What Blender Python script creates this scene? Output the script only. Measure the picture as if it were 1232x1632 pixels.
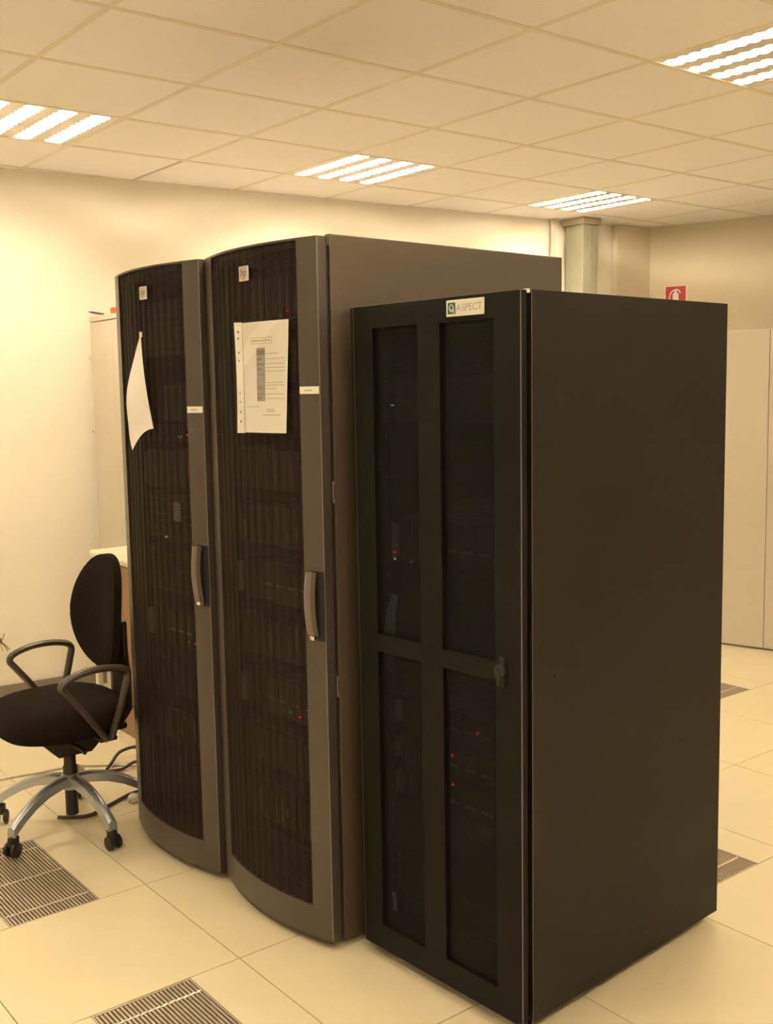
import bpy, bmesh, math, random
from mathutils import Vector, Matrix
random.seed(7)
for o in list(bpy.data.objects): bpy.data.objects.remove(o)
scene = bpy.context.scene
COL = scene.collection
PI = math.pi
H = 2.751            # ceiling height
T = 0.6              # tile module

# ------------------------------------------------------------------ camera
def make_camera():
    f, yaw, pitch, roll = 1707.5, math.radians(51.798), math.radians(-6.482), math.radians(-1.005)
    d = Vector((math.cos(pitch)*math.cos(yaw), math.cos(pitch)*math.sin(yaw), math.sin(pitch)))
    right = Vector((math.sin(yaw), -math.cos(yaw), 0)); up = right.cross(d)
    r2 = math.cos(roll)*right + math.sin(roll)*up
    u2 = -math.sin(roll)*right + math.cos(roll)*up
    cam = bpy.data.cameras.new('camera'); ob = bpy.data.objects.new('camera', cam); COL.objects.link(ob)
    cam.sensor_fit = 'VERTICAL'; cam.sensor_height = 24.0; cam.lens = 24.0*f/1632.0
    cam.clip_start = 0.05
    m = Matrix((r2, u2, -d)).transposed().to_4x4(); m.translation = Vector((-1.4506, -3.1504, 1.5931))
    ob.matrix_world = m
    scene.camera = ob
make_camera()
scene.view_settings.view_transform = 'Standard'
scene.view_settings.look = 'None'
scene.view_settings.gamma = 1
scene.view_settings.use_curve_mapping = False
scene.view_settings.exposure = 0.95
TUBE_STRENGTH = 62.0
TUBE_COLOR = (1.0, 0.83, 0.56)
world = bpy.data.worlds.new('world'); scene.world = world; world.use_nodes = True
world.node_tree.nodes['Background'].inputs[0].default_value = (1, .85, .6, 1)
world.node_tree.nodes['Background'].inputs[1].default_value = 0.05

# ------------------------------------------------------------------ materials
MATS = {}
def mat(name, color, rough=.5, metal=0.0, var=.06, scale=30.0, bump=0.0, spec=.5, emit=None, alpha=1.0, coat=0.0):
    if name in MATS: return MATS[name]
    m = bpy.data.materials.new(name); m.use_nodes = True
    nt = m.node_tree; b = nt.nodes['Principled BSDF']
    b.inputs['Roughness'].default_value = rough; b.inputs['Metallic'].default_value = metal
    b.inputs['Specular IOR Level'].default_value = spec
    b.inputs['Alpha'].default_value = alpha
    b.inputs['Coat Weight'].default_value = coat
    tc = nt.nodes.new('ShaderNodeTexCoord')
    nz = nt.nodes.new('ShaderNodeTexNoise'); nz.inputs['Scale'].default_value = scale; nz.inputs['Detail'].default_value = 4
    nt.links.new(tc.outputs['Object'], nz.inputs['Vector'])
    mx = nt.nodes.new('ShaderNodeMix'); mx.data_type = 'RGBA'
    c = color
    mx.inputs[6].default_value = (*[max(0, v*(1-var)) for v in c], 1)
    mx.inputs[7].default_value = (*[min(1, v*(1+var)) for v in c], 1)
    nt.links.new(nz.outputs['Fac'], mx.inputs[0])
    nt.links.new(mx.outputs[2], b.inputs['Base Color'])
    if bump:
        bp = nt.nodes.new('ShaderNodeBump'); bp.inputs['Strength'].default_value = bump; bp.inputs['Distance'].default_value = .002
        nt.links.new(nz.outputs['Fac'], bp.inputs['Height']); nt.links.new(bp.outputs[0], b.inputs['Normal'])
    if emit:
        b.inputs['Emission Color'].default_value = (*emit[0], 1); b.inputs['Emission Strength'].default_value = emit[1]
    MATS[name] = m
    return m

def perforated(name, color, pitch=.0048, thr=.15, rough=.35, metal=.3):
    """sheet with punched round holes, UV map in metres"""
    m = mat(name, color, rough, metal, var=.1, scale=60, spec=.15)
    nt = m.node_tree; b = nt.nodes['Principled BSDF']
    uv = nt.nodes.new('ShaderNodeUVMap'); sp = nt.nodes.new('ShaderNodeSeparateXYZ')
    nt.links.new(uv.outputs[0], sp.inputs[0])
    outs = []
    for ax in (0, 1):
        mu = nt.nodes.new('ShaderNodeMath'); mu.operation = 'MULTIPLY'; mu.inputs[1].default_value = 2*PI/pitch
        nt.links.new(sp.outputs[ax], mu.inputs[0])
        cs = nt.nodes.new('ShaderNodeMath'); cs.operation = 'COSINE'; nt.links.new(mu.outputs[0], cs.inputs[0]); outs.append(cs)
    ad = nt.nodes.new('ShaderNodeMath'); ad.operation = 'ADD'
    nt.links.new(outs[0].outputs[0], ad.inputs[0]); nt.links.new(outs[1].outputs[0], ad.inputs[1])
    lt = nt.nodes.new('ShaderNodeMath'); lt.operation = 'LESS_THAN'; lt.inputs[1].default_value = thr
    nt.links.new(ad.outputs[0], lt.inputs[0]); nt.links.new(lt.outputs[0], b.inputs['Alpha'])
    return m

def floor_material():
    m = mat('floor_vinyl', (.68, .60, .425), .34, 0, var=.05, scale=5, spec=.5)
    nt = m.node_tree; b = nt.nodes['Principled BSDF']
    mx = [n for n in nt.nodes if n.type == 'MIX'][0]
    tc = [n for n in nt.nodes if n.type == 'TEX_COORD'][0]
    geo = nt.nodes.new('ShaderNodeNewGeometry')
    n2 = nt.nodes.new('ShaderNodeTexNoise'); n2.inputs['Scale'].default_value = 9; n2.inputs['Detail'].default_value = 6; n2.inputs['Roughness'].default_value = .7
    nt.links.new(geo.outputs['Position'], n2.inputs['Vector'])
    rp = nt.nodes.new('ShaderNodeValToRGB'); rp.color_ramp.elements[0].position = .68; rp.color_ramp.elements[1].position = .82
    rp.color_ramp.elements[0].color = (1, 1, 1, 1); rp.color_ramp.elements[1].color = (.74, .72, .68, 1)
    nt.links.new(n2.outputs['Fac'], rp.inputs[0])
    ml = nt.nodes.new('ShaderNodeMix'); ml.data_type = 'RGBA'; ml.blend_type = 'MULTIPLY'; ml.inputs[0].default_value = 1
    nt.links.new(mx.outputs[2], ml.inputs[6]); nt.links.new(rp.outputs[0], ml.inputs[7]); nt.links.new(ml.outputs[2], b.inputs['Base Color'])
    return m

M_wall = mat('painted_plaster', (.90, .855, .77), .9, 0, var=.02, scale=8, bump=.15, spec=.2)
M_wall2 = mat('darker_tan_plaster', (.70, .62, .49), .9, 0, var=.02, scale=8, bump=.15, spec=.2)  # darker, tanner plaster tone for the right wall and corner pier
M_tile = mat('mineral_ceiling_tile', (.975, .945, .97), .95, 0, var=.025, scale=14, bump=.1, spec=.1)
M_tee = mat('cream_tee_bar', (.84, .77, .66), .6, 0, var=.03)
M_floor = floor_material()
M_under = mat('dark_subfloor', (.10, .08, .06), .9)
M_base = mat('grey_baseboard', (.22, .20, .18), .5, 0)
M_hp = mat('graphite_powder_coat', (.078, .058, .040), .42, .1, var=.10, scale=700, bump=.25)
M_hpd = mat('graphite_door_paint', (.060, .048, .039), .38, .1, var=.10, scale=700, bump=.2)
M_edge = mat('pale_edge_grey', (.22, .2, .18), .3, .5)  # pale grey for edge highlights put in as strips, also cabinet plinths
M_dark = mat('black_interior', (.008, .008, .008), .6, 0)
M_blk = mat('black_textured_paint', (.0125, .0092, .0055), .52, 0, var=.12, scale=900, bump=.3, spec=.20)
M_blkd = mat('black_door_paint', (.0052, .0056, .0046), .55, 0, var=.12, scale=900, bump=.2, spec=.14)
M_mesh = perforated('perforated_graphite', (.019, .0115, .0080), .0048, .45, .55, .1)
M_mesh2 = perforated('perforated_black', (.0025, .0025, .0022), .0042, .95, .6, .0)
M_equip = mat('dark_equipment', (.014, .010, .008), .4, .2)
M_carrier = mat('carrier_grey', (.038, .027, .022), .4, .3)
M_latch = mat('latch_light_grey', (.26, .23, .21), .35, .5)
M_carrier2 = mat('carrier_mid_grey', (.10, .075, .06), .4, .3)
M_chrome = mat('chrome', (.8, .8, .78), .15, 1.0, var=.02)
M_galv = mat('galvanised_steel', (.27, .265, .21), .5, .3, var=.18, scale=14)
M_white = mat('white_plastic', (.82, .82, .80), .4, 0, var=.02)
M_paper = mat('white_paper', (.84, .83, .82), .8, 0, var=.015)
M_ink = mat('grey_print', (.22, .20, .20), .8)
M_inkl = mat('light_grey_print', (.45, .43, .42), .8)
M_sleeve = mat('clear_plastic_sleeve', (.9, .9, .9), .12, 0, var=.01, alpha=.10)
M_handle = mat('handle_grey', (.135, .112, .095), .4, .1)
M_silver = mat('badge_silver', (.68, .64, .60), .35, .3)
M_green = mat('badge_green', (.0, .12, .10), .4)
M_fab = mat('black_fabric', (.010, .0065, .0045), .95, 0, var=.3, scale=900, bump=.5, spec=.08)
M_bplas = mat('black_plastic', (.012, .009, .007), .45)
M_armp = mat('dark_arm_plastic', (.036, .025, .017), .38)
M_alu = mat('brushed_aluminium', (.40, .425, .475), .34, .75, var=.05, scale=120)
M_beige = mat('beige_metal_cabinet', (.60, .55, .47), .5, .05, var=.02)
M_beige2 = mat('beige_grey_cabinet', (.58, .545, .475), .5, .05, var=.02)
M_cream = mat('cream_lacquer', (.70, .64, .48), .3, 0, var=.02)
M_wood = mat('brown_wood_veneer', (.26, .14, .07), .5, 0, var=.25, scale=12)
M_red = mat('safety_red', (.42, .008, .006), .45)
M_orange = mat('orange_box_card', (.80, .10, .02), .5)
M_grille = mat('grille_metal', (.52, .44, .35), .42, .5, var=.08)
M_beam = mat('grille_cross_bar', (.80, .74, .66), .3, .5)
M_reflect = mat('louvre_aluminium', (.80, .76, .70), .30, .6, var=.02)
M_lampw = mat('lamp_housing_white', (.85, .83, .78), .5, 0, var=.01)
M_tube = mat('fluorescent_tube', (1, 1, 1), .4, 0, emit=(TUBE_COLOR, TUBE_STRENGTH))
M_ledr = mat('red_indicator', (.8, .02, .03), .3, emit=((1, .02, .03), .9))
M_ledg = mat('green_indicator', (.05, .5, .08), .3, emit=((.1, .9, .1), .15))
M_ledw = mat('white_indicator', (.8, .8, .8), .3, emit=((.8, .9, 1), .4))
M_cable = mat('brown_cable_rubber', (.05, .03, .022), .5)
M_wcable = mat('white_cable', (.75, .68, .58), .5)
M_twig = mat('brown_wire_sheath', (.20, .11, .06), .6)
M_yel = mat('yellow_wire_sheath', (.55, .40, .05), .6)
M_blue = mat('bluish_plastic_film', (.22, .32, .40), .25)
M_lblue = mat('pale_label', (.42, .42, .48), .6)

# ------------------------------------------------------------------ mesh helpers
class MB:
    def __init__(s): s.v = []; s.f = []; s.uv = {}
    def add(s, vs, fs):
        n = len(s.v); s.v += [tuple(v) for v in vs]; s.f += [tuple(i+n for i in f) for f in fs]; return s
    def box(s, x0, x1, y0, y1, z0, z1, bev=0.0):
        if bev > 0:
            return s.rbox(x0, x1, y0, y1, z0, z1, bev)
        vs = [(x0,y0,z0),(x1,y0,z0),(x1,y1,z0),(x0,y1,z0),(x0,y0,z1),(x1,y0,z1),(x1,y1,z1),(x0,y1,z1)]
        return s.add(vs, [(0,3,2,1),(4,5,6,7),(0,1,5,4),(1,2,6,5),(2,3,7,6),(3,0,4,7)])
    def rbox(s, x0, x1, y0, y1, z0, z1, b):
        b = min(b, (x1-x0)*.49, (y1-y0)*.49, (z1-z0)*.49)
        bm = bmesh.new(); bmesh.ops.create_cube(bm, size=1)
        for v in bm.verts:
            v.co = Vector((x0 if v.co.x < 0 else x1, y0 if v.co.y < 0 else y1, z0 if v.co.z < 0 else z1))
        bmesh.ops.bevel(bm, geom=list(bm.edges), offset=b, segments=2, affect='EDGES', profile=.5)
        bm.verts.index_update()
        s.add([v.co[:] for v in bm.verts], [[v.index for v in f.verts] for f in bm.faces]); bm.free(); return s
    def prism(s, poly, z0, z1):
        n = len(poly)
        vs = [(x, y, z0) for x, y in poly]+[(x, y, z1) for x, y in poly]
        fs = [tuple(range(n-1, -1, -1)), tuple(range(n, 2*n))]+[(i, (i+1) % n, n+(i+1) % n, n+i) for i in range(n)]
        return s.add(vs, fs)
    def lathe(s, prof, n=20, c=(0, 0, 0), axis='z'):
        vs = []
        for r, h in prof:
            for k in range(n):
                a = 2*PI*k/n
                p = (r*math.cos(a), r*math.sin(a), h)
                if axis == 'x': p = (p[2], p[0], p[1])
                if axis == 'y': p = (p[1], p[2], p[0])
                vs.append((p[0]+c[0], p[1]+c[1], p[2]+c[2]))
        fs = []
        for j in range(len(prof)-1):
            for k in range(n):
                k2 = (k+1) % n
                fs.append((j*n+k, j*n+k2, (j+1)*n+k2, (j+1)*n+k))
        fs.append(tuple(range(n-1, -1, -1))); fs.append(tuple(range((len(prof)-1)*n, len(prof)*n)))
        return s.add(vs, fs)
    def tube(s, pts, r, n=10, flat=1.0, flatdir=None, cap=True):
        pts = [Vector(p) for p in pts]; m = len(pts)
        rs = r if isinstance(r, (list, tuple)) else [r]*m
        vs = []; ref = None
        for i, p in enumerate(pts):
            t = (pts[min(i+1, m-1)]-pts[max(i-1, 0)]).normalized()
            if flatdir is not None: a = Vector(flatdir); a = (a-t*a.dot(t)).normalized()
            else:
                if ref is None: ref = Vector((0, 0, 1)) if abs(t.z) < .9 else Vector((1, 0, 0))
                a = (ref-t*ref.dot(t)).normalized(); ref = a
            b = t.cross(a)
            for k in range(n):
                an = 2*PI*k/n
                vs.append(p+a*rs[i]*math.cos(an)+b*rs[i]*flat*math.sin(an))
        fs = [(i*n+k, i*n+(k+1) % n, (i+1)*n+(k+1) % n, (i+1)*n+k) for i in range(m-1) for k in range(n)]
        if cap: fs += [tuple(range(n-1, -1, -1)), tuple(range((m-1)*n, m*n))]
        return s.add(vs, fs)
    def grid(s, fn, nu, nv, thick=None, thickdir=(1, 0, 0)):
        """surface fn(u,v); optional solid thickness along thickdir"""
        vs = [fn(i/nu, j/nv) for j in range(nv+1) for i in range(nu+1)]
        w = nu+1
        fs = [(j*w+i, j*w+i+1, (j+1)*w+i+1, (j+1)*w+i) for j in range(nv) for i in range(nu)]
        if thick is None: return s.add(vs, fs)
        td = Vector(thickdir)*thick; N = len(vs)
        vs2 = [tuple(Vector(v)+td) for v in vs]
        fs2 = [tuple(N+k for k in reversed(f)) for f in fs]
        rim = [i for i in range(w)]+[j*w+nu for j in range(1, nv+1)]+[nv*w+i for i in range(nu-1, -1, -1)]+[j*w for j in range(nv-1, 0, -1)]
        side = [(rim[(k+1) % len(rim)], rim[k], N+rim[k], N+rim[(k+1) % len(rim)]) for k in range(len(rim))]
        return s.add(list(vs)+vs2, fs+fs2+side)
    def mesh(s, name, m, smooth=False, fix=True):
        me = bpy.data.meshes.new(name); me.from_pydata([tuple(v) for v in s.v], [], s.f); me.update()
        if fix:
            bm = bmesh.new(); bm.from_mesh(me); bmesh.ops.recalc_face_normals(bm, faces=bm.faces); bm.to_mesh(me); bm.free()
        if m: me.materials.append(m)
        if smooth:
            for p in me.polygons: p.use_smooth = True
            try: me.set_sharp_from_angle(angle=math.radians(40))
            except Exception: pass
        return me
    def build(s, name, m, parent=None, smooth=False, fix=True):
        return link(name, s.mesh(name, m, smooth, fix), parent)

def link(name, me, parent=None, loc=None, rz=None):
    o = bpy.data.objects.new(name, me); COL.objects.link(o)
    if parent: o.parent = parent
    if loc: o.location = loc
    if rz is not None: o.rotation_euler = (0, 0, rz)
    return o
def tag(o, label=None, cat=None, group=None, kind=None):
    if label: o['label'] = label
    if cat: o['category'] = cat
    if group: o['group'] = group
    if kind: o['kind'] = kind
    return o
def empty(name, loc=(0, 0, 0), rz=0.0, label=None, cat=None, group=None, kind=None):
    o = bpy.data.objects.new(name, None); COL.objects.link(o); o.empty_display_size = .1
    o.location = loc; o.rotation_euler = (0, 0, rz)
    return tag(o, label, cat, group, kind)
def text_mesh(name, body, size, m, extrude=.0003, shear=0.0):
    cu = bpy.data.curves.new(name, 'FONT'); cu.body = body; cu.size = size; cu.extrude = extrude; cu.shear = shear
    cu.align_x = 'CENTER'; cu.align_y = 'CENTER'; cu.resolution_u = 3
    tmp = bpy.data.objects.new('tmp_text', cu); COL.objects.link(tmp)
    dg = bpy.context.evaluated_depsgraph_get(); dg.update()
    me = bpy.data.meshes.new_from_object(tmp.evaluated_get(dg)); me.name = name
    bpy.data.objects.remove(tmp); bpy.data.curves.remove(cu)
    me.materials.clear(); me.materials.append(m)
    return me
FACE = Matrix(((0, 0, -1), (-1, 0, 0), (0, 1, 0))).to_4x4()   # text x -> -y, text y -> z, text normal -> -x
def clip_poly(poly, room):
    out = poly
    n = len(room)
    for i in range(n):
        a, b = room[i], room[(i+1) % n]
        inside = lambda p: (b[0]-a[0])*(p[1]-a[1])-(b[1]-a[1])*(p[0]-a[0]) >= -1e-9
        res = []
        for k in range(len(out)):
            p, q = out[k], out[(k+1) % len(out)]
            ip, iq = inside(p), inside(q)
            if ip: res.append(p)
            if ip != iq:
                d1 = (b[0]-a[0])*(p[1]-a[1])-(b[1]-a[1])*(p[0]-a[0])
                d2 = (b[0]-a[0])*(q[1]-a[1])-(b[1]-a[1])*(q[0]-a[0])
                t = d1/(d1-d2); res.append((p[0]+(q[0]-p[0])*t, p[1]+(q[1]-p[1])*t))
        out = res
        if len(out) < 3: return []
    return out
def area(poly):
    return abs(sum(poly[i][0]*poly[(i+1) % len(poly)][1]-poly[(i+1) % len(poly)][0]*poly[i][1] for i in range(len(poly))))/2

# ------------------------------------------------------------------ room shell
def wall_y(x): return 2.500-0.0937*x
CORNER = (5.105, wall_y(5.105)+.012)
RD = Vector((.276, -.914)).normalized()          # direction of the right wall, away from the corner
XL, YF = -3.3, -4.9
def right_x(y): return CORNER[0]+RD.x/RD.y*(y-CORNER[1])
ROOM = [(XL, YF), (right_x(YF), YF), CORNER, (XL, wall_y(XL))]

def wall(name, p, q, z1=H+.15, th=.12, m=None):
    p, q = Vector(p), Vector(q); d = (q-p).normalized(); n = Vector((d.y, -d.x))   # outward for ccw room
    poly = [p, q, q+n*th, p+n*th]
    return tag(MB().prism([tuple(v) for v in poly], -.1, z1).build(name, m or M_wall), kind='structure')
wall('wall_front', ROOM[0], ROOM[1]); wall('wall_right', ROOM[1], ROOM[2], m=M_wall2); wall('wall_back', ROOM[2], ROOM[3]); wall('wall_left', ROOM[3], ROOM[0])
# shallow pier in the far corner
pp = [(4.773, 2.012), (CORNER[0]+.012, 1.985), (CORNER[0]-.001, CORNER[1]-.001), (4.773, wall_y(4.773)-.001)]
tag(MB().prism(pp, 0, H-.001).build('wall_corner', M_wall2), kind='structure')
# baseboard on the back wall
b0, b1 = (XL, wall_y(XL)), (4.7, wall_y(4.7))
d = (Vector(b1)-Vector(b0)).normalized(); n = Vector((d.y, -d.x))
tag(MB().prism([b0, b1, tuple(Vector(b1)+n*.012), tuple(Vector(b0)+n*.012)], .001, .075).build('baseboard_back', M_base), kind='structure')

# floor: raised tiles, each its own piece
FX, FY = -.0165, -.6177
floor = tag(MB().prism(ROOM, -.06, -.03).build('floor', M_under), kind='structure')
VENTS = [(-1, 2), (-1, 0), (2, 0), (5, 2)]        # tile column, tile row (row 0 spans FY-.6 .. FY)
def tile_rect(i, j): return FX+i*T, FX+(i+1)*T, FY+(j-1)*T, FY+j*T
share = {}
g = .0015
for i in range(-6, 13):
    for j in range(-7, 8):
        x0, x1, y0, y1 = tile_rect(i, j)
        pieces = [(x0, x1)]
        if (i, j) in VENTS: pieces = [(x0, x0+.158), (x0+.442, x1)]
        for (a, b) in pieces:
            poly = [(a+g, y0+g), (b-g, y0+g), (b-g, y1-g), (a+g, y1-g)]
            cp = clip_poly(poly, ROOM)
            if not cp or area(cp) < 1e-4: continue
            full = abs(area(cp)-area(poly)) < 1e-6
            key = round(b-a, 4)
            if full:
                if key not in share: share[key] = MB().box(0, b-a-2*g, 0, T-2*g, -.03, 0).mesh('floor_tile', M_floor)
                link('floor_tile', share[key], floor, (a+g, y0+g, 0))
            else:
                MB().prism(cp, -.03, 0).build('floor_tile', M_floor, floor)

# suspended ceiling: slab, mineral tiles, tee bars
ceiling = tag(MB().prism(ROOM, H+.135, H+.16).build('ceiling', M_under), kind='structure')
LIGHTS = [(0, 2), (3, 2), (6, 2), (3, -2), (-3, 2), (-3, -2), (0, -2), (-3, -6), (0, -6), (3, -6), (6, -6)]
tb = .012
shared_tile = MB().box(0, T-2*tb, 0, T-2*tb, 0, .014).mesh('ceiling_tile', M_tile)
for i in range(-6, 13):
    for j in range(-9, 6):
        if (i, j) in LIGHTS: continue
        poly = [(i*T+tb, j*T+tb), ((i+1)*T-tb, j*T+tb), ((i+1)*T-tb, (j+1)*T-tb), (i*T+tb, (j+1)*T-tb)]
        cp = clip_poly(poly, ROOM)
        if not cp or area(cp) < 1e-3: continue
        if abs(area(cp)-area(poly)) < 1e-6: link('ceiling_tile', shared_tile, ceiling, (i*T+tb, j*T+tb, H+.002))
        else: MB().prism(cp, H+.002, H+.016).build('ceiling_tile', M_tile, ceiling)
for j in range(-9, 6):
    cp = clip_poly([(-6, j*T-tb), (9, j*T-tb), (9, j*T+tb), (-6, j*T+tb)], ROOM)
    if cp: MB().prism(cp, H, H+.03).build('grid_bar', M_tee, ceiling)
for i in range(-6, 13):
    for j in range(-9, 6):
        sl_ = .010 if (i, j) == (2, 3) else 0.0      # one bar has slipped and leaves a dark slit
        cp = clip_poly([(i*T-tb+sl_, j*T+tb), (i*T+tb, j*T+tb), (i*T+tb, (j+1)*T-tb), (i*T-tb+sl_, (j+1)*T-tb)], ROOM)
        if cp and area(cp) > 1e-4: MB().prism(cp, H+.0005, H+.03).build('grid_bar', M_tee, ceiling)

# ------------------------------------------------------------------ ceiling lights
def make_light():
    L = T-2*tb
    h = L/2
    root = empty('ceiling_light')
    m = MB()      # open tray
    m.box(-h, h, -h, h, .094, .10); m.box(-h, -h+.006, -h, h, 0, .094); m.box(h-.006, h, -h, h, 0, .094)
    m.box(-h+.006, h-.006, -h, -h+.006, 0, .094); m.box(-h+.006, h-.006, h-.006, h, 0, .094)
    m.build('housing', M_lampw, root)
    pitch = (L-.012)/4
    tube = MB().lathe([(.004, -h+.012), (.013, -h+.014), (.013, h-.014), (.004, h-.012)], 12, axis='y').mesh('tube', M_tube, True)
    # axis 'y' lathe maps height to y
    for k in range(4):
        link('tube', tube, root, (-h+.006+pitch*(k+.5), 0, .038))
    # flat strips between the tubes, scalloped to imitate the louvre's light pattern
    cells = 11; ns = cells*6
    def strip_mesh(lo, hi):
        m = MB(); vs = []
        for z in (.001, .003):
            for q in range(ns+1):
                y = -h+.006+(2*h-.012)*q/ns
                bite = abs(math.sin(PI*cells*q/ns))**.8
                wl = lo*(1-.38*bite) if lo else 0.0; wh = hi*(1-.38*bite) if hi else 0.0
                vs.append((-wl, y, z)); vs.append((wh, y, z))
        W = 2*(ns+1); fs = []
        for q in range(ns):
            a0 = 2*q
            fs += [(a0, a0+2, a0+3, a0+1), (W+a0, W+a0+1, W+a0+3, W+a0+2), (a0, W+a0, W+a0+2, a0+2), (a0+1, a0+3, W+a0+3, W+a0+1)]
        fs += [(0, 1, W+1, W), (W-2, 2*W-2, 2*W-1, W-1)]
        return m.add(vs, fs).mesh('louvre_strip', M_reflect)
    mid, le, re_ = strip_mesh(.047, .047), strip_mesh(0, .042), strip_mesh(.042, 0)
    for k in range(5):
        link('louvre_strip', le if k == 0 else re_ if k == 4 else mid, root, (-h+.0062+(pitch-.0001)*k, 0, 0))
    return root
def copy_tree(o, parent=None):
    c = o.copy(); COL.objects.link(c)
    if parent: c.parent = parent
    for ch in list(o.children): copy_tree(ch, c)
    return c
LL = {(0, 2): 'recessed square ceiling light at the left picture edge, above the chair',
      (3, 2): 'recessed four-tube ceiling light above the two tall curved-door racks',
      (6, 2): 'smallest recessed ceiling light, farthest away beside the metal duct',
      (3, -2): 'large recessed louvred ceiling light in the upper right corner'}
proto = make_light()
for k, (i, j) in enumerate(LIGHTS):
    o = proto if k == 0 else copy_tree(proto)
    o.location = ((i+.5)*T, (j+.5)*T, H+.002)
    tag(o, LL.get((i, j), 'recessed louvred ceiling light outside the picture'), 'ceiling light', 'recessed ceiling lights')

# ------------------------------------------------------------------ floor grilles
VL = {(-1, 2): 'metal floor grille lying under the office chair', (-1, 0): 'metal floor grille at the bottom edge in front of the racks',
      (2, 0): 'metal floor grille right of the black rack, near its back corner', (5, 2): 'farthest floor grille, near the beige cabinets'}
slat = MB().box(-.0028, .0028, 0, T-.016, -.020, -.0015).mesh('slat', M_grille)
rod = MB().tube([(x*.01-.138, 0, .0012 if x % 2 else -.0008) for x in range(0, 28)], .0032, 6).mesh('cross_bar', M_beam)
for (i, j) in VENTS:
    x0, x1, y0, y1 = tile_rect(i, j)
    cx = (x0+x1)/2
    r = empty('floor_grille', (cx, y0, 0), 0, VL[(i, j)], 'floor grille', 'floor grilles')
    m = MB(); w = .1415
    m.box(-w, -w+.004, .001, T-.001, -.028, -.0005); m.box(w-.004, w, .001, T-.001, -.028, -.0005)
    m.box(-w+.004, w-.004, .001, .007, -.028, -.001); m.box(-w+.004, w-.004, T-.007, T-.001, -.028, -.001)
    m.build('frame', M_grille, r)
    for k in range(24): link('slat', slat, r, (-.1305+.261*k/23, .008, 0))
    for yy in (.075, .30, .525): link('cross_bar', rod, r, (.003, yy, -.002))

# ------------------------------------------------------------------ curved-door racks
HP_YAW = .04
def hp_origin(k): 
    w = .605*k
    return (.25-math.sin(HP_YAW)*w, -.762+math.cos(HP_YAW)*w)
DW = .598
def arc(y, off=0.0): 
    t = (y-DW/2-.002)/(DW/2)
    return -(.043-.021*y/DW)-.052*(1-t*t)+off
def slab(m, y0, y1, z0, z1, th=.028, off=0.0, n=None):
    n = n or max(2, int((y1-y0)/.02))
    m.grid(lambda u, v: (arc(y0+(y1-y0)*u, off), y0+(y1-y0)*u, z0+(z1-z0)*v), n, 1, th)
def patch(name, fx, y0, y1, z0, z1, m, parent, n=6, nv=2, th=.0006):
    """thin solid patch lying on the curved surface fx(y)"""
    mm = MB(); mm.grid(lambda u, v: (fx(y0+(y1-y0)*u)-th, y0+(y1-y0)*u, z0+(z1-z0)*v), n, nv, th)
    return mm.build(name, m, parent)
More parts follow.
